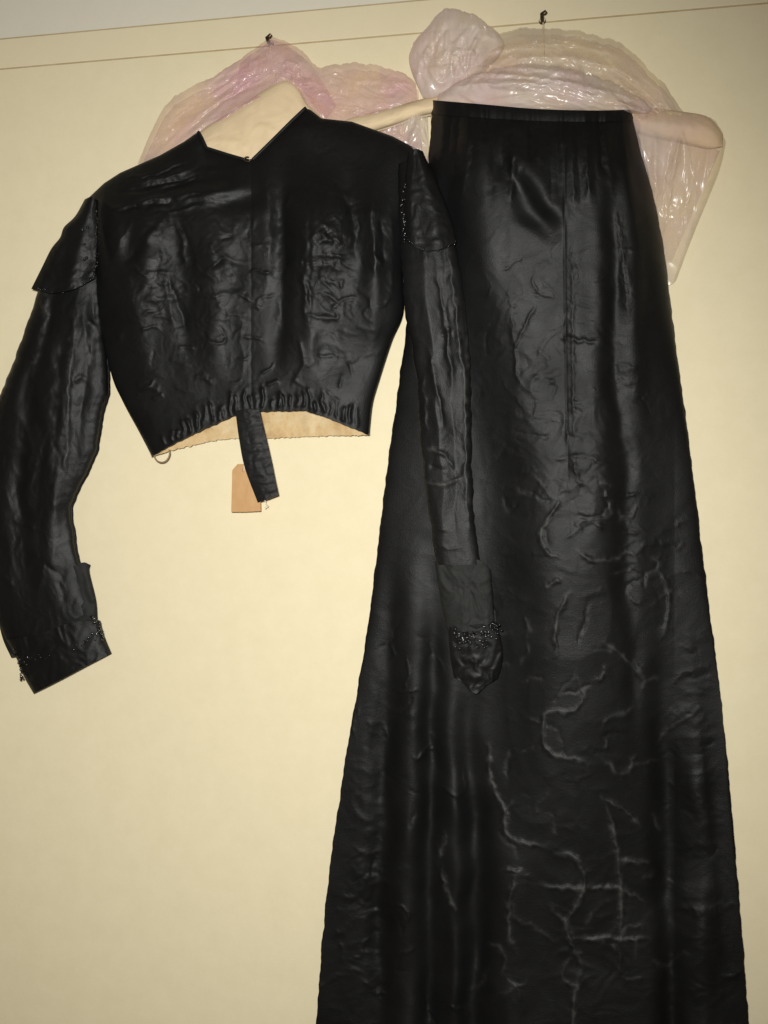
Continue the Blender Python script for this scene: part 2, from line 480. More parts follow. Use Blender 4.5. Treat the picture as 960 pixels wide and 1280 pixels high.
# broad vertical folds: (path, height, half width)
FOLDS = [
 ([(742, 200), (745, 480), (752, 760)], .006, 22), ([(764, 100), (766, 420), (784, 700), (800, 1000)], -.008, 12), ([(786, 150), (792, 330), (804, 560)], .007, 12),
 ([(520, 600), (514, 900), (508, 1100), (504, 1700)], .011, 19),
 ([(488, 660), (474, 1000), (462, 1700)], -.012, 15), ([(546, 640), (540, 900), (532, 1700)], -.013, 13), ([(562, 780), (572, 1100), (574, 1700)], .011, 14),
 ([(588, 780), (596, 1100), (598, 1700)], -.016, 15),
 ([(820, 760), (836, 1100), (848, 1700)], -.014, 15), ([(860, 760), (878, 1100), (892, 1700)], .010, 18),
 ([(562, 100), (558, 260), (552, 480)], -.006, 14), ([(612, 168), (636, 218), (662, 262), (700, 310)], -.008, 15), ([(640, 176), (674, 240), (712, 282)], .007, 15), ([(630, 1000), (640, 1200), (650, 1500)], .010, 26),
]
THIN = []
def walk(n, xr, yr, step, hh, out):
    for _ in range(n):
        px_, py_ = _rs.uniform(*xr), _rs.uniform(*yr); a = _rs.choice((0, 0, 1.57, .8, 2.3)) + _rs.gauss(0, .35); pts = [(px_, py_)]
        for k in range(_rs.randint(2, 4)):
            L = _rs.uniform(*step); a += _rs.gauss(0, .6); px_ += L * math.cos(a); py_ += L * math.sin(a); pts.append((px_, py_))
        out.append(([tuple(q) for q in curve(pts, 3 * len(pts))], _rs.uniform(*hh) * _rs.choice((1, 1, -1)), _rs.uniform(1.8, 2.8)))
walk(60, (600, 830), (560, 1260), (7, 20), (.0008, .0018), THIN)
walk(26, (420, 580), (800, 1260), (7, 16), (.0008, .0018), THIN)
walk(34, (610, 800), (300, 640), (6, 16), (.0004, .0010), THIN)
GATH = []
for k in range(26):
    gx = 556 + k * 9.2 + _rs.uniform(-3, 3); gl = _rs.uniform(40, 130)
    GATH.append(([(gx, 138), (gx + (gx - 668) * .02 * gl / 60, 138 + gl * .5), (gx + (gx - 668) * .06 * gl / 60, 138 + gl)], _rs.uniform(.0015, .004) * _rs.choice((1, -1)), _rs.uniform(4, 8)))
def skirt_depth(x, y):
    l_, r_ = edge_at(LEDGE, y), edge_at(REDGE, y)
    s = np.minimum(x - l_, r_ - x)
    w = sinterp(y, [(130, 70), (300, 100), (700, 150), (1530, 200)])
    e = np.sqrt(np.clip(1 - (1 - np.clip(s / w, 0, 1)) ** 2, 0, 1))
    mid = sinterp(y, [(130, .088), (165, .118), (205, .132), (300, .116), (450, .086), (560, .080), (700, .078), (900, .064), (1100, .050), (1180, .047), (1300, .056), (1530, .08)])
    rx = sinterp(y, [(130, 596), (220, 602), (300, 614), (450, 662), (600, 694), (900, 704), (1000, 690), (1100, 660), (1530, 640)])
    t = np.clip((rx - x) / 95, 0, 1)
    mid = mid - sinterp(y, [(130, .012), (300, .024), (600, .034), (900, .030), (1100, .014), (1530, .008)]) * (t * t * (3 - 2 * t))
    tr = np.clip((x - 713) / 130, 0, 1)
    mid = mid - sinterp(y, [(130, 0), (340, .002), (450, .018), (600, .034), (1000, .036), (1100, .024), (1200, .008), (1530, .006)]) * tr * tr * (2.2 - 1.2 * tr)
    edge = sinterp(y, [(130, .040), (300, .034), (700, .026), (1530, .05)])
    d = edge + (mid - edge) * e
    am = np.clip(s / 30, 0.12, 1)
    d = d + strokes(x, y, FOLDS, 7.0, 8, .3, 0.0, 130) * am
    d = d + strokes(x, y, [(p, h * .6, min(w, 9) * .72) for p, h, w in CREASES] + THIN, 2.2) + (.34 + .45 * blob(x, y, 720, 560, 110, 190)) * strokes(x, y, FINE, 2.5, 5)
    amp = .0003 + .0008 * blob(x, y, 665, 450, 70, 160) + .0008 * blob(x, y, 450, 1100, 40, 240) + .0010 * blob(x, y, 740, 520, 60, 160) + .0007 * blob(x, y, 870, 1080, 40, 300) + .0007 * blob(x, y, 760, 1200, 70, 120)
    d = d + amp * .8 * crumple(x, y * 1.25, 34, 21, 2) * np.clip(s / 14, .15, 1)
    d = d + .0016 * crumple(x, y, 90, 33, 1) * np.clip(s / 30, .1, 1)
    d = d - (.0009 - .0008 * sstep(480, 700, y)) * np.exp(-((x - edge_at(curve(SEAM, 300), y)) / 1.8) ** 2)
    d = d + strokes(x, y, GATH, 1.5) * np.clip(s / 20, .1, 1)
    # waist gathers
    g = np.exp(-((y - 140) / 34.) ** 2)
    d = d + .0010 * g * np.sin(x / 5.2 + 2.5 * noise(x / 30, y / 80, 3)) * np.clip(s / 20, .1, 1)
    return d

skirt = empty('skirt', wp(665, 1530, .05), 'long black crumpled satin skirt flaring down the cream wall', 'skirt')
nvS = 860
ys = np.linspace(138, 1530, nvS)
def wear_glint_of(x, y, lst, k=.6):  # rubbed silk plus painted highlight along the creases, broken up by noise
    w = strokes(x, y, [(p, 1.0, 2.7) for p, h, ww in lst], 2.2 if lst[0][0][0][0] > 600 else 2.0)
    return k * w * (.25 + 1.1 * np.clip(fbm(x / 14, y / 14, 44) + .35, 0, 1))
def skirt_panel(L, R, nu, rim, name='panel'):
    l = curve(L, nvS); r = curve(R, nvS)
    if rim[2]: l = wob(l, 301)
    if rim[3]: r = wob(r, 311)
    t = np.stack([np.linspace(l[0, 0], r[0, 0], nu), np.linspace(l[0, 1], r[0, 1], nu)], -1)
    b = np.stack([np.linspace(l[-1, 0], r[-1, 0], nu), np.linspace(l[-1, 1], r[-1, 1], nu)], -1)
    G = coons(t, b, l, r)
    x, y = G[..., 0], G[..., 1]
    dF = skirt_depth(x, y)
    return slab(name, G, dF, np.minimum(dF - .003, .020 + 0 * dF), M_skirt, skirt, rim, wear_glint_of(x, y, CREASES[:21]) + wear_glint_of(x, y, THIN[:60], .22))
skirt_panel(SK_L, SEAM, 210, (1, 1, 1, 0))
skirt_panel(SEAM, SK_R, 140, (1, 1, 0, 1))
# waistband
nu, nv = 150, 14
G = coons(curve([(540, 125), (600, 130), (670, 136), (740, 138), (788, 137)], nu), curve([(539, 143), (600, 147), (670, 151), (740, 152), (793, 151)], nu), curve([(540, 125), (539, 143)], nv, False), curve([(788, 137), (793, 151)], nv, False))
x, y = G[..., 0], G[..., 1]; u = np.linspace(0, 1, nu)[None]
vv = np.linspace(0, 1, nv)[:, None]
dF = skirt_depth(x, y + 12 * (1 - vv)) + .0008 * np.sin(vv * math.pi) + .0012
slab('waistband', G, dF, dF - .02, M_skirt, skirt)

# ---------------------------------------------------------------- bodice
bod = empty('bodice', wp(325, 560, .06), 'short black satin bodice with long beaded sleeves on a padded hanger', 'bodice')
TOP = [(112, 246), (130, 229), (150, 216), (200, 194), (230, 177), (247, 165), (252, 171), (258, 185), (285, 193), (308, 201), (318, 197), (340, 175), (365, 150), (380, 135), (388, 137), (402, 148), (440, 152), (490, 170), (527, 189)]
HEM = [(190, 571), (209, 559), (244, 541), (288, 521), (305, 516), (323, 514), (380, 513), (406, 521), (435, 533), (461, 544)]
LEFT = [(112, 246), (118, 300), (121, 380), (138, 464), (153, 501), (175, 542), (190, 571)]
RIGHT = [(527, 189), (510, 250), (503, 330), (504, 388), (489, 427), (472, 480), (465, 506), (461, 544)]
CFX = [(315, 199), (314, 300), (313, 420), (314, 514)]
BLc, BRc = curve(LEFT, 300), curve(RIGHT, 300)
B_STR = [
 ([(138, 326), (152, 300), (171, 272)], .007, 9), ([(176, 306), (194, 285), (213, 268)], .007, 9), ([(158, 330), (176, 300), (196, 276)], -.006, 7),
 ([(215, 264), (229, 300), (231, 332)], .005, 5), ([(222, 276), (238, 310), (240, 345)], -.004, 5), ([(212, 350), (224, 385), (237, 420)], -.005, 5), ([(203, 345), (212, 380), (222, 420)], .004, 6),
 ([(150, 250), (215, 243), (285, 236)], .004, 6), ([(160, 238), (220, 228), (290, 224)], -.004, 5), ([(170, 226), (230, 215), (296, 212)], .004, 5), ([(140, 265), (200, 256), (260, 250)], -.004, 5),
 ([(182, 340), (218, 342)], .003, 4), ([(178, 356), (214, 360)], -.003, 4), ([(186, 376), (222, 372)], .0035, 4), ([(190, 395), (220, 398)], .003, 4),
 ([(262, 330), (285, 322), (300, 330)], .0045, 6), ([(268, 350), (296, 347)], .004, 5), ([(245, 372), (290, 368)], .003, 4), ([(240, 400), (290, 398)], .003, 4), ([(250, 425), (285, 418)], .003, 4),
 ([(128, 430), (148, 422), (152, 415)], .005, 6), ([(170, 480), (200, 488)], .004, 5), ([(190, 500), (204, 492)], .004, 4), ([(240, 470), (262, 474)], .003, 4),
 ([(334, 225), (338, 300), (334, 360)], .006, 10), ([(354, 240), (356, 320), (352, 420)], -.008, 9), ([(381, 335), (380, 370), (384, 400)], .006, 4), ([(388, 260), (386, 320), (388, 400)], -.004, 4),
 ([(398, 275), (410, 283), (402, 292), (412, 300)], .0055, 4.5), ([(400, 302), (420, 298), (428, 308)], .006, 4.5), ([(395, 316), (415, 318), (432, 322)], .0055, 4.5), ([(392, 335), (412, 330), (425, 342)], .005, 4.5),
 ([(405, 350), (428, 352), (430, 362)], .0055, 4.5), ([(398, 365), (425, 378), (412, 388)], .0055, 4.5), ([(400, 400), (420, 398), (425, 388)], .005, 4.5),
 ([(420, 230), (440, 262), (446, 320)], -.007, 9), ([(385, 225), (420, 240), (445, 250)], .005, 7), ([(462, 240), (466, 300), (470, 350)], .006, 6), ([(476, 270), (480, 330)], -.005, 5), ([(488, 262), (492, 320), (488, 372)], .006, 6),
 ([(372, 420), (380, 455), (366, 480)], .004, 5), ([(410, 430), (440, 440)], .003, 6), ([(300, 395), (305, 470)], .003, 5),
]
for k in range(16):
    yy = 206 + k * 3.4 + _rs.uniform(-2, 2); xa_ = 150 + _rs.uniform(0, 40) - k; xb_ = xa_ + _rs.uniform(60, 120)
    B_STR.append(([(xa_, yy + 16), ((xa_ + xb_) / 2, yy + 8 + _rs.uniform(-2, 2)), (xb_, yy - 4)], _rs.uniform(.0014, .003) * _rs.choice((1, -1)), _rs.uniform(2.5, 4)))
for k in range(30):
    xx = 205 + k * 8.3 + _rs.uniform(-2, 2); y1 = float(interp(xx, HEM)); hh = _rs.uniform(14, 34)
    B_STR.append(([(xx + _rs.uniform(-3, 3), y1 - hh), (xx, y1 - 3)], _rs.uniform(.0025, .0048), _rs.uniform(2.6, 3.6)))
for k in range(40):
    xx, yy = _rs.uniform(150, 470), _rs.uniform(260, 500); a = _rs.gauss(.1, .7); L = _rs.uniform(10, 30)
    B_STR.append(([(xx, yy), (xx + L * math.cos(a), yy + L * math.sin(a))], _rs.uniform(.001, .0025), _rs.uniform(3, 5)))
B_FOLD = [([(206, 210), (226, 300), (240, 470)], -.007, 13), ([(262, 220), (266, 340), (272, 500)], .006, 13), ([(354, 200), (354, 330), (346, 490)], -.009, 13), ([(384, 240), (392, 360), (388, 500)], .005, 11),
          ([(420, 190), (446, 260), (450, 400)], -.009, 13), ([(470, 200), (472, 300), (462, 460)], .006, 10), ([(150, 250), (160, 350), (190, 500)], .006, 14), ([(150, 245), (220, 226), (300, 200)], -.005, 10), ([(170, 262), (240, 246), (318, 226)], .005, 10)]
TILT = [(152, 300, 16, 32, .0009, .0003), (194, 312, 26, 44, .00050, .00030), (285, 246, 38, 13, .0003, .0005), (278, 335, 22, 24, .0004, .00026), (408, 318, 34, 66, .00045, .00024),
        (338, 280, 14, 80, .00035, .0001), (200, 378, 30, 30, .0004, .0002), (400, 440, 44, 30, .0003, .0001)]
for k in range(46):
    walk(1, (140, 470), (250, 500), (5, 13), (.0010, .0024), B_STR)
def bodice_depth(x, y):
    l_, r_ = np.interp(y, BLc[:, 1], BLc[:, 0]), np.interp(y, BRc[:, 1], BRc[:, 0])
    s = np.minimum(x - l_, r_ - x)
    e = np.sqrt(np.clip(1 - (1 - np.clip(s / 70, 0, 1)) ** 2, 0, 1))
    mid = sinterp(y, [(130, .070), (200, .078), (260, .100), (300, .104), (370, .096), (450, .083), (520, .080), (580, .080)])
    edge = sinterp(y, [(130, .050), (250, .064), (380, .056), (580, .052)])
    d = edge + (mid - edge) * e
    d = d + .012 * blob(x, y, 205, 300, 62, 75) + .014 * blob(x, y, 410, 305, 55, 80) - .003 * blob(x, y, 322, 330, 26, 110)
    top = np.interp(x, [p[0] for p in TOP], [p[1] for p in TOP])
    shoulder = np.clip((y - top) / 42, 0, 1)
    d = d - .013 * (1 - np.sqrt(np.clip(1 - (1 - shoulder) ** 2, 0, 1))) * (1 - .6 * blob(x, y, 318, 195, 50, 60))
    am = np.clip(s / 22, .15, 1)
    amp = .0007 + .0040 * blob(x, y, 408, 330, 34, 70) + .0014 * blob(x, y, 196, 350, 55, 80) + .0012 * blob(x, y, 270, 360, 40, 120)
    d = d + strokes(x, y, [(p, h * (1 if w < 3.7 else .6), w * .85) for p, h, w in B_STR], 2.6, 3, .18, .25, 19) * am + .5 * amp * crumple(x, y, 18, 5, 3) * am + .0020 * crumple(x, y, 80, 15, 1) * am
    d = d - .0006 * np.exp(-((x - 314 + 1.2 * noise(y / 14, y * 0, 8)) / 2.2) ** 2)
    d = d + strokes(x, y, B_FOLD, 5.0, 8, .3, 0.0, 110) * am
    for (cx, cy, px_, py_, tx, ty) in TILT:
        d = d - (tx * (x - cx) + ty * (y - cy)) * blob(x, y, cx, cy, px_, py_)
    return d
def bodice_front(Lc, Rc, xa, xb, nu, rim, name):
    def cut(pl):
        xs = [p[0] for p in pl]; ysq = [p[1] for p in pl]
        q = [(xa, float(np.interp(xa, xs, ysq)))] if xa > xs[0] else [pl[0]]
        hi = xb if xb < xs[-1] else xs[-1]
        q += [p for p in pl if q[0][0] + 1 < p[0] < hi - 1]
        q.append((hi, float(np.interp(hi, xs, ysq))))
        return q
    nv = 230
    t = xcurve(cut(TOP), nu); b = xcurve(cut(HEM), nu)
    b[:, 1] += 1.2 * noise(b[:, 0] / 7, b[:, 0] * 0, 6)
    l = curve(Lc, nv) if Lc else curve([t[0], b[0]], nv, False)
    r = curve(Rc, nv) if Rc else curve([t[-1], b[-1]], nv, False)
    l[0], l[-1], r[0], r[-1] = t[0], b[0], t[-1], b[-1]
    G = coons(t, b, l, r)
    dF = bodice_depth(G[..., 0], G[..., 1])
    return slab(name, G, dF, dF - .003, M_black, bod, rim)
bodice_front(LEFT, None, 0, 314, 130, (1, 1, 1, 0), 'front_panel')
bodice_front(None, RIGHT, 314, 999, 140, (1, 1, 0, 1), 'front_panel')

# back and its lining, seen under the front hem
BT = [(112, 246), (150, 216), (200, 196), (247, 182), (315, 205), (380, 178), (440, 160), (490, 172), (527, 189)]
BH = [(189, 571), (218, 562), (266, 551), (292, 548), (336, 548), (406, 545), (462, 544)]
def back_piece(name, dy, d0, mat, th, rag):
    nu, nv = 150, 60
    t = xcurve(BT, nu); b = xcurve(BH, nu); b[:, 1] += dy
    if rag: b[:, 1] += (1.6 * noise(b[:, 0] / 5, b[:, 0] * 0, 2) + 1.2 * noise(b[:, 0] / 2.1, b[:, 0] * 0, 9)) * sstep(189, 215, b[:, 0])
    l = curve(LEFT, nv); r = curve(RIGHT, nv); l[0], l[-1], r[0], r[-1] = t[0], b[0], t[-1], b[-1]
    G = coons(t, b, l, r); x, y = G[..., 0], G[..., 1]
    u = np.linspace(0, 1, nu)[None]; pr = np.clip(1 - np.abs(2 * u - 1) ** 3, 0, 1)
    d = .050 - .024 * pr + d0 + .0016 * crumple(x, y, 22, 3) + .0012 * np.sin(x / 6.0 + noise(x / 30, y / 40, 2) * 3)
    return slab(name, G, d, d - th, mat, bod)
back_piece('back_panel', -6, -.006, M_black, .002, False)
back_piece('lining', 0, 0, M_lining, .0015, True)

# neckband
def ribbon(name, pts, w, dfun, mat, parent, n=80, nv=10, lift=.003, th=.004, wob=0):
    c = curve(pts, n); t = np.gradient(c, axis=0); t /= np.hypot(t[:, 0], t[:, 1])[:, None]
    nrm = np.stack([-t[:, 1], t[:, 0]], -1)
    a = np.linspace(-.5, .5, nv)
    ww = np.interp(np.linspace(0, 1, n), np.linspace(0, 1, len(w)), w) if hasattr(w, '__len__') else np.full(n, w)
    G = c[None] + nrm[None] * (a[:, None, None] * ww[None, :, None])
    x, y = G[..., 0], G[..., 1]
    d = dfun(x, y) + lift * np.sqrt(np.clip(1 - (2 * a) ** 2, 0, 1))[:, None] + wob * noise(x / 6, y / 6, 4)
    return slab(name, G, d, d - th, mat, parent)
def neck_d(x, y): return bodice_depth(x, np.maximum(y, 150) + 6)
for pl in ([(248, 165), (252, 172), (258, 185), (285, 193.5), (311, 201)], [(316, 199.5), (340, 176), (365, 151), (382, 135)]):
    c = curve(pl, 40, False)
    dd = bodice_depth(c[:, 0], c[:, 1] + 3) - .001
    tube('collar', [tuple(p) for p in world(c[:, 0], c[:, 1], dd)], .0026, M_dull, bod, 8)
# hook and eye at the throat
tube('neck_hook', [tuple(wp(309 + 4 * math.cos(a), 199 + 3 * math.sin(a), .083)) for a in np.linspace(0, 5.2, 14)], .0009, M_metal, bod)

# ---- sleeves
S_FOLD = [([(84, 290), (58, 400), (36, 500), (24, 620), (40, 790)], -.008, 12), ([(104, 300), (92, 440), (70, 560), (62, 680), (80, 800)], .007, 11), ([(118, 330), (112, 470), (92, 590)], -.005, 8),
          ([(540, 200), (556, 330), (566, 470), (568, 640), (578, 760)], -.004, 9), ([(520, 230), (536, 380), (548, 520), (556, 720)], .004, 9)]
def sleeve(L, R, dbase, puff, strk, seed, nu=90, nv=300, crum=.0018):
    l = wob(curve(L, nv), seed + 300, 2.0); r = wob(curve(R, nv), seed + 320, 2.0)
    t = curve([L[0], R[0]], nu, False); b = curve([L[-1], R[-1]], nu, False)
    G = coons(t, b, l, r); x, y = G[..., 0], G[..., 1]
    u = np.linspace(0, 1, nu)[None]; v = np.linspace(0, 1, nv)[:, None]
    pr = np.sqrt(np.clip(1 - (2 * u - 1) ** 2, 0, 1)) ** .8 + 0 * v
    base = np.interp(v, np.linspace(0, 1, len(dbase)), dbase); pf = np.interp(v, np.linspace(0, 1, len(puff)), puff)
    am = np.clip(pr * 1.3 - .1, .05, 1)
    d = base + pf * pr + am * (strokes(x, y, S_FOLD, 5.0, 8, .3, 0.0, 110) + crum * .42 * crumple(x * 1.2, y * .8, 22, seed) + .0014 * crumple(x, y * .4, 50, seed + 3, 2) + strokes(x, y, [(p, h * .62, w * .8) for p, h, w in strk], 2.4, 3, .18, .25, 19))
    o = slab('sleeve', G, d, base - pf * .35 * pr, M_black, bod, wear_glint=wear_glint_of(x, y, strk[:4], .5))
    return o, (lambda px, py: base_at(px, py))
def base_at(px, py): return 0

SL_strk = [([(60, 340), (55, 400), (40, 470)], .006, 8), ([(95, 380), (88, 440), (84, 520), (82, 600)], .006, 5), ([(104, 390), (110, 430), (114, 480)], .004, 4), ([(75, 420), (70, 500), (66, 600)], -.006, 7),
           ([(50, 370), (58, 390), (60, 400)], .005, 4), ([(112, 400), (120, 415)], .005, 4), ([(25, 520), (40, 560), (30, 620)], .005, 8), ([(20, 650), (45, 660)], .004, 6), ([(40, 690), (55, 705), (48, 740)], .005, 8),
           ([(5, 720), (16, 732)], .004, 4), ([(90, 480), (100, 470), (118, 480)], .004, 5), ([(38, 690), (75, 720), (80, 760)], -.004, 7)]
for k in range(26):
    xx, yy = _rs.uniform(5, 110), _rs.uniform(400, 760); L = _rs.uniform(15, 60); a = _rs.gauss(1.6, .35)
    SL_strk.append(([(xx, yy), (xx + L * math.cos(a), yy + L * math.sin(a))], _rs.uniform(.0008, .002) * _rs.choice((1, -1)), _rs.uniform(2.5, 4.5)))
sl_left, _ = sleeve([(104, 255), (78, 300), (50, 358), (31, 414), (12, 464), (-6, 510), (-26, 570), (-32, 650), (-22, 720), (0, 786), (14, 812)],
                    [(124, 262), (126, 330), (128, 400), (134, 452), (134, 494), (125, 528), (119, 567), (95, 618), (88, 633), (92, 665), (98, 703), (112, 765)],
                    [.060, .052, .045, .040, .036, .036, .040], [.010, .022, .030, .030, .028, .026, .018], SL_strk, 40)
SR_strk = [([(558, 300), (564, 340), (570, 388), (575, 438), (581, 472), (583, 597), (586, 659)], .0065, 4.2), ([(577, 320), (583, 347), (585, 420), (587, 480)], .005, 3),
           ([(531, 559), (556, 567), (570, 588)], .005, 3.6), ([(529, 603), (555, 606), (581, 597)], .0045, 3.6), ([(535, 438), (550, 505), (556, 534)], .0045, 4), ([(545, 330), (556, 400), (566, 480)], -.005, 5),
           ([(528, 470), (532, 540)], .004, 4), ([(550, 420), (566, 415)], .004, 4), ([(532, 660), (560, 662)], .003, 3.5), ([(540, 682), (575, 686)], .003, 3), ([(535, 580), (560, 592)], -.004, 4), ([(520, 260), (535, 330)], .004, 6)]
sl_right, _ = sleeve([(498, 205), (498, 250), (502, 330), (506, 388), (514, 430), (521, 480), (526, 560), (536, 640), (546, 706)],
                     [(528, 188), (548, 232), (566, 290), (580, 370), (588, 470), (589, 560), (592, 640), (600, 706)],
                     [.088, .098, .100, .094, .088, .085, .083, .080], [.016, .022, .020, .016, .014, .013, .012, .012], SR_strk, 60, 70, 280, .0009)

# sleeve caps: flared over-sleeves with beaded hems
def patch(name, T, B, L, R, dfun, mat, parent, nu=50, nv=60, th=.003, smooth=True):
    t = curve(T, nu, smooth); b = curve(B, nu, smooth); l = curve(L, nv, smooth); r = curve(R, nv, smooth)
    G = coons(t, b, l, r); x, y = G[..., 0], G[..., 1]
    u = np.linspace(0, 1, nu)[None] + 0 * x; v = np.linspace(0, 1, nv)[:, None] + 0 * x
    d = dfun(x, y, u, v)
    return slab(name, G, d, d - th, mat, parent)
def cap_l(x, y, u, v): return .064 + .034 * np.sqrt(np.clip(1 - (1.05 * u - .55) ** 2 * 2.2, 0, 1)) + .006 * v + .0015 * crumple(x, y, 24, 71) + .002 * np.sin(u * 14) * v
patch('sleeve_cap', [(106, 249), (114, 246), (122, 250)], [(39, 361), (62, 366), (90, 362), (118, 348)],
      [(106, 249), (94, 270), (80, 284), (75, 297), (64, 311), (52, 335), (39, 361)], [(122, 250), (121, 300), (118, 348)], cap_l, M_black, sl_left)
def cap_r(x, y, u, v): return .114 + .018 * np.sqrt(np.clip(1 - (2 * u - 1) ** 2, 0, 1)) + .004 * v + .0015 * crumple(x, y, 22, 75) + .002 * np.sin(u * 12) * v
patch('sleeve_cap', [(510, 190), (520, 186), (528, 189)], [(506, 300), (526, 312), (548, 312), (571, 303)],
      [(510, 190), (505, 240), (506, 300)], [(528, 189), (548, 232), (562, 268), (571, 303)], cap_r, M_black, sl_right)
def line_beads(pts, n, d, r=.0021, sp=2.5):
    c = curve(pts, n); out = []
    for (x, y) in c:
        for k in range(2):
            out.append((x + _rs.uniform(-sp, sp), y + _rs.uniform(-sp, sp), d + _rs.uniform(0, .004), r * _rs.uniform(.6, 1.15)))
    return out
beads('bead_trim', line_beads([(120, 256), (122, 300), (118, 345)], 16, .096, .0019) + line_beads([(97, 270), (85, 285), (79, 298)], 6, .072, .0019, 1.2) + line_beads([(106, 285), (108, 345)], 4, .103, .0026, 3)
      + line_beads([(50, 360), (80, 364), (112, 350)], 12, .098, .0017), M_bead, sl_left)
beads('bead_trim', line_beads([(506, 232), (503, 262), (506, 300)], 14, .128, .0019) + line_beads([(512, 302), (540, 312), (568, 303)], 12, .132, .0017), M_bead, sl_right)

# cuffs
def cuff_d(b, p, seed):
    return lambda x, y, u, v: b + p * np.sqrt(np.clip(1 - (2 * u - 1) ** 2, 0, 1)) + .0024 * crumple(x, y * .7, 24, seed)
patch('undersleeve', [(-4, 770), (45, 735), (97, 705), (112, 706)], [(14, 822), (60, 815), (100, 795), (121, 774)], [(-4, 770), (4, 800), (14, 822)], [(112, 706), (111, 716), (119, 750), (121, 774)], cuff_d(.041, .012, 3), M_sheer, sl_left)
patch('cuff', [(8, 800), (50, 792), (90, 778), (124, 776)], [(42, 867), (75, 850), (105, 834), (138, 817)], [(8, 800), (20, 822), (30, 846), (42, 867)], [(124, 776), (129, 795), (138, 817)], cuff_d(.046, .022, 5), M_black, sl_left, 60, 40, .004)
def rows(rs):
    out = []
    for (pts, n, d, r, sp) in rs: out += line_beads(pts, n, d, r, sp)
    return out
beads('bead_trim', rows([([(18, 812), (26, 830), (30, 846)], 12, .050, .0024, 4), ([(26, 842), (28, 850)], 3, .050, .002, 2), ([(116, 772), (124, 784), (127, 796)], 14, .054, .0024, 4),
                         ([(28, 828), (44, 822), (60, 822)], 8, .066, .002, 5), ([(96, 808), (112, 798), (122, 792)], 9, .066, .002, 5)]), M_bead, sl_left)
patch('undersleeve', [(543, 702), (570, 698), (598, 700), (613, 712)], [(558, 786), (580, 790), (600, 788), (618, 784)], [(543, 702), (550, 745), (558, 786)], [(613, 712), (616, 750), (618, 784)], cuff_d(.079, .009, 8), M_sheer, sl_right)
patch('cuff', [(560, 784), (580, 782), (600, 780), (621, 778)], [(567, 846), (578, 853), (586, 862), (596, 867), (606, 858), (622, 848)], [(560, 784), (562, 815), (567, 846)], [(621, 778), (628, 812), (627, 832), (622, 848)],
      lambda x, y, u, v: .080 - .012 * v + .009 * np.sqrt(np.clip(1 - (2 * u - 1) ** 2, 0, 1)) + .0016 * np.sin(u * 17 + 3 * noise(x / 14, y / 14, 2)) * v + .0012 * crumple(x, y, 18, 9, 2), M_black, sl_right, 60, 60)
beads('bead_trim', rows([([(566, 792), (585, 796), (604, 790), (622, 782)], 26, .093, .0024, 6), ([(574, 804), (600, 806), (616, 800)], 14, .090, .0020, 6), ([(612, 776), (622, 790)], 6, .088, .0022, 4)]), M_bead, sl_right)

# waist tape hanging at the centre front
def tab_d(x, y, u, v): return .088 - .020 * v + .0004 * np.sin(y / 1.7 + x / 9) + .0012 * crumple(x, y, 14, 6) + .004 * np.sin(u * 3.1)
patch('waist_tape', [(294, 513), (309, 511), (324, 512)], [(322, 628), (335, 624), (348, 619)], [(294, 513), (299, 550), (306, 585), (322, 628)], [(324, 512), (338, 572), (343, 596), (348, 619)], tab_d, M_dull, bod, 24, 110, .003)
tube('loose_thread', [tuple(wp(*p)) for p in ((331, 624, .068), (332, 629, .069), (335, 632, .069), (331, 635, .068))], .0007, M_white, bod, 6)
tube('hanging_loop', [tuple(wp(202 + 10 * math.cos(a), 566 + 12 * math.sin(a), .060 + .003 * math.cos(a))) for a in np.linspace(-.35, 3.5, 22)], .0011, M_thread, bod, 7)

# ---------------------------------------------------------------- paper tag
tagE = empty('cardboard_tag', wp(307, 639, .05), 'small brown cardboard tag hanging behind the black waist tape', 'tag')
patch('card', [(297, 580), (306, 580), (318, 580)], [(289, 640), (306, 640), (326, 639)], [(297, 580), (290, 588), (290, 600), (289, 640)], [(318, 580), (325, 590), (325, 600), (326, 639)],
      lambda x, y, u, v: .046 + .004 * v + .0008 * np.sin(u * 3), M_card, tagE, 14, 20, .0009, False)
V, Q = tube_data([tuple(wp(305, 588, .0465)), tuple(wp(305, 588, .0482))], [.0032, .0026], 14)
link('eyelet', mesh('eyelet', [tuple(v) for v in V], Q), M_thread, tagE)
tube('string', [tuple(wp(*p)) for p in ((305, 588, .049), (306, 570, .050), (309, 545, .052), (312, 520, .060))], .0007, M_white, tagE, 6)

# ---------------------------------------------------------------- plastic bags
def bag_film(name, T, B, dfun, mat, parent, nu=220, nv=120, L=None, R=None, sm=True):
    t = curve(T, nu, sm); b = curve(B, nu)
    t[:, 1] += 3.0 * noise(t[:, 0] / 23, t[:, 0] * 0, 15) + 1.6 * noise(t[:, 0] / 9, t[:, 0] * 0, 12) + 1.2 * noise(t[:, 0] / 4, t[:, 0] * 0, 13)
    l = curve(L or [T[0], B[0]], nv, bool(L)); r = curve(R or [T[-1], B[-1]], nv, bool(R))
    l[0], l[-1], r[0], r[-1] = t[0], b[0], t[-1], b[-1]
    G = coons(t, b, l, r); x, y = G[..., 0], G[..., 1]
    u = np.linspace(0, 1, nu)[None] + 0 * x; v = np.linspace(0, 1, nv)[:, None] + 0 * x
    return film(name, G, dfun(x, y, u, v), mat, parent)

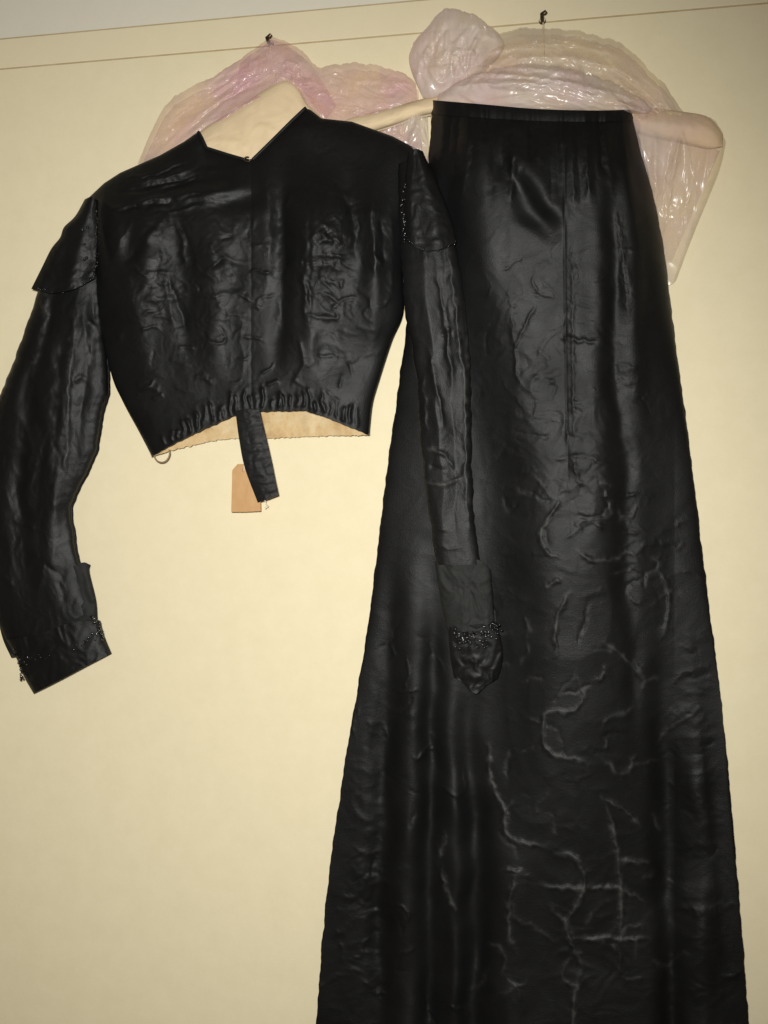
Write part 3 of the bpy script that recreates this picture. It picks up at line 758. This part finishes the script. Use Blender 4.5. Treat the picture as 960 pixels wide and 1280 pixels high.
bag1 = empty('plastic_bag', wp(338, 60, .03), 'crinkled pink plastic bag draped over the hanger behind the bodice', 'plastic bag', 'plastic garment bags')
T1 = [(172, 204), (186, 172), (200, 142), (215, 124), (240, 108), (268, 94), (300, 74), (322, 58), (340, 47), (358, 52), (378, 64), (398, 84), (418, 80), (445, 78), (475, 84), (500, 88), (520, 106)]
B1 = [(186, 222), (205, 218), (225, 212), (240, 206), (256, 200), (275, 196), (295, 192), (315, 190), (340, 188), (360, 184), (378, 180), (398, 178), (420, 178), (446, 178), (476, 182), (502, 190), (528, 196)]
def along(x, y, ang): return x * math.cos(ang) + y * math.sin(ang), -x * math.sin(ang) + y * math.cos(ang)
def fan(n, a0, a1, b0, b1, bow, hh, ww, seed):
    """fold lines running from the line a0-a1 to the line b0-b1"""
    r = random.Random(seed); out = []
    for k in range(n):
        t = r.random(); p = [a0[i] + (a1[i] - a0[i]) * t for i in (0, 1)]
        t = min(1, max(0, t + r.gauss(0, .12))); q = [b0[i] + (b1[i] - b0[i]) * t for i in (0, 1)]
        f0, f1 = sorted((r.random(), r.random()))
        if f1 - f0 < .3: f0, f1 = max(0, f0 - .2), min(1, f1 + .2)
        L = math.hypot(q[0] - p[0], q[1] - p[1]); nx, ny = -(q[1] - p[1]) / L, (q[0] - p[0]) / L; bb = bow + r.gauss(0, 3)
        pts = []
        for m in range(5):
            f = f0 + (f1 - f0) * m / 4; o = bb * 4 * f * (1 - f)
            pts.append((p[0] + (q[0] - p[0]) * f + nx * o, p[1] + (q[1] - p[1]) * f + ny * o))
        out.append((pts, r.uniform(*hh) * r.choice((1, 1, -1)), r.uniform(*ww)))
    return out
F1 = fan(15, (316, 64), (345, 118), (182, 190), (240, 172), 6, (.003, .0065), (2.5, 6), 1) + fan(10, (345, 55), (330, 110), (385, 80), (408, 150), 4, (.003, .006), (2.5, 5), 2) \
   + fan(12, (400, 92), (404, 150), (520, 104), (500, 150), 3, (.003, .006), (2.5, 5), 3) + fan(8, (420, 86), (500, 92), (415, 120), (510, 130), 3, (.003, .005), (2.5, 4.5), 4)
def d_bag1(x, y, u, v):
    a, b = along(x, y, -.5); a2, b2 = along(x, y, .35)
    w = sstep(350, 400, x)
    c = (1 - w) * crumple(a * .32, b, 26, 81, 2, 1.2) + w * crumple(a2 * .8, b2, 17, 83, 2, 1.2)
    return np.maximum(.004, .010 + .024 * np.sqrt(np.clip(v * 2.2, 0, 1)) - .016 * sstep(.55, 1, v) + (.004 * c + strokes(x, y, F1, 1.5)) * np.clip(v * 5 + .25, 0, 1))
bag_film('film', T1, B1, d_bag1, M_pink, bag1)
T1b = [(p[0] + 3, p[1] + 9) for p in T1]
bag_film('inner_fold', T1b, B1, lambda x, y, u, v: .007 + .003 * crumple(x, y, 26, 88), M_clear, bag1)
# pulled-over fold running along the neck of the hanger
bag_film('gathered_fold', [(300, 78), (322, 62), (342, 50), (362, 58), (380, 74), (396, 92), (408, 110), (420, 132)], [(290, 122), (316, 106), (338, 92), (356, 96), (372, 106), (386, 124), (396, 138), (408, 148)],
         lambda x, y, u, v: .036 + .006 * np.sin(v * math.pi) + .003 * crumple(x, y, 17, 93, 2) + strokes(x, y, F1[10:38], 1.5), M_pink, bag1, 130, 60)

bag2 = empty('plastic_bag', wp(680, 60, .03), 'pale pinkish plastic bag bunched over the hanger behind the skirt', 'plastic bag', 'plastic garment bags')
T2 = [(528, 118), (545, 98), (570, 74), (600, 52), (640, 37), (680, 35), (720, 38), (770, 52), (796, 70), (812, 88), (830, 104), (842, 122), (856, 142)]
B2 = [(540, 152), (560, 152), (590, 156), (615, 158), (650, 160), (680, 162), (710, 164), (750, 164), (775, 164), (790, 164), (806, 164), (826, 166), (846, 168)]
F2 = fan(16, (545, 112), (600, 56), (810, 150), (770, 58), -14, (.003, .008), (3, 7), 5) + fan(8, (760, 60), (720, 120), (850, 138), (800, 150), -5, (.003, .006), (2.5, 5), 6) \
   + fan(9, (600, 60), (760, 60), (560, 120), (800, 130), 4, (.002, .005), (2.5, 5), 7)
def d_bag2(x, y, u, v):
    a, b = along(x, y, -.12); a2, b2 = along(x, y, .75)
    w = sstep(740, 790, x)
    c = (1 - w) * crumple(a * .28, b, 36, 101, 2, 1.2) + w * crumple(a2 * .3, b2, 28, 103, 2, 1.2)
    bul = np.sqrt(np.clip(1 - (2 * np.clip(v * .8 + .05, 0, 1) - 1) ** 2, 0, 1))
    return .012 + (.055 * np.sin(np.clip(u, 0, 1) * math.pi) ** .6) * bul + (.007 * c + strokes(x, y, F2, 2)) * np.clip(v * 5 + .2, 0, 1)
bag_film('film', T2, B2, d_bag2, M_clear, bag2, 240, 120)
bag_film('inner_fold', [(p[0], p[1] + 8) for p in T2], B2, lambda x, y, u, v: .010 + .004 * crumple(x, y, 30, 108), M_clear, bag2)
# low roll of film lying along the waistband
bag_film('rolled_fold', [(548, 118), (580, 98), (620, 84), (670, 78), (720, 86), (760, 100), (800, 122), (815, 134)], [(546, 128), (580, 136), (620, 141), (670, 144), (720, 144), (760, 144), (795, 142), (812, 142)],
         lambda x, y, u, v: .052 + .040 * np.sqrt(np.clip(1 - (2 * v - 1) ** 2, 0, 1)) * np.sin(u * math.pi) ** .5 + .003 * crumple(x * .4, y, 22, 111, 2, .9) + strokes(x, y, F2, 2), M_milky, bag2, 200, 80)
# upright bunch at the left
F3 = fan(12, (524, 60), (612, 44), (528, 108), (596, 84), 5, (.003, .007), (2.5, 6), 8) + fan(6, (530, 30), (600, 30), (520, 90), (560, 100), 6, (.003, .006), (3, 6), 9)
def lump(name, T, B, L, R, d0, puff, seed, mat, parent):
    for k, sg in enumerate((1, -.4)):
        bag_film(name, T, B, lambda x, y, u, v: d0 + sg * puff * np.sqrt(np.clip((1 - (2 * u - 1) ** 2) * (1 - (2 * v - 1) ** 2), 0, 1)) + (.008 * crumple(x * 1.1, y * .55, 34, seed + k, 2, 1.2) + strokes(x, y, F3, 2)) * np.clip(v * 6, .1, 1), mat, parent, 90, 100, L, R, False)
lump('bunched_end', [(516, 56), (536, 30), (556, 9), (574, 12), (596, 19), (610, 30), (624, 42)], [(528, 122), (537, 124), (548, 122), (560, 116), (574, 108), (590, 98), (606, 88)],
     [(516, 56), (511, 72), (515, 92), (528, 122)], [(624, 42), (630, 56), (622, 72), (606, 88)], .034, .034, 121, M_milky, bag2)
# the side of the bag hanging over the hanger's end
F4 = fan(10, (815, 150), (898, 165), (815, 330), (842, 345), 6, (.003, .007), (2.5, 6), 12)
bag_film('side_fold', [(780, 134), (800, 134), (830, 138), (860, 142), (884, 146), (898, 156), (907, 178)], [(800, 352), (810, 356), (822, 358), (830, 358), (836, 356), (841, 354), (845, 350)],
         lambda x, y, u, v: .024 + .036 * np.clip(np.sin(u * math.pi) * 2.5, 0, 1) ** .5 * np.clip(np.sin(np.clip(v * 9 + .25, 0, 1) * 1.57), 0, 1) * (1 - .75 * sstep(.2, .6, v)) + (.003 * crumple(*along(x, y * .3, .1), 24, 131, 2, .9) + strokes(x, y, F4, 2)) * np.clip(v * 8 - .4, 0.05, 1), M_clear, bag2, 120, 150,
         None, [(907, 178), (901, 206), (890, 236), (866, 294), (845, 350)])
bag_film('side_fold', [(800, 168), (830, 172), (860, 178), (890, 184), (900, 188)], [(806, 300), (812, 310), (822, 320), (830, 326), (838, 330)],
         lambda x, y, u, v: .010 + .005 * crumple(x, y * .3, 30, 134, 2), M_clear, bag2, 90, 100)
# scrap of film showing between bodice shoulder and skirt
bag_film('loose_fold', [(505, 152), (515, 148), (525, 146), (534, 144)], [(512, 200), (520, 204), (528, 206), (536, 206)],
         lambda x, y, u, v: .052 + .006 * np.sin(u * 3.1) + .004 * crumple(x, y * .5, 12, 141), M_clear, bag2, 30, 40)
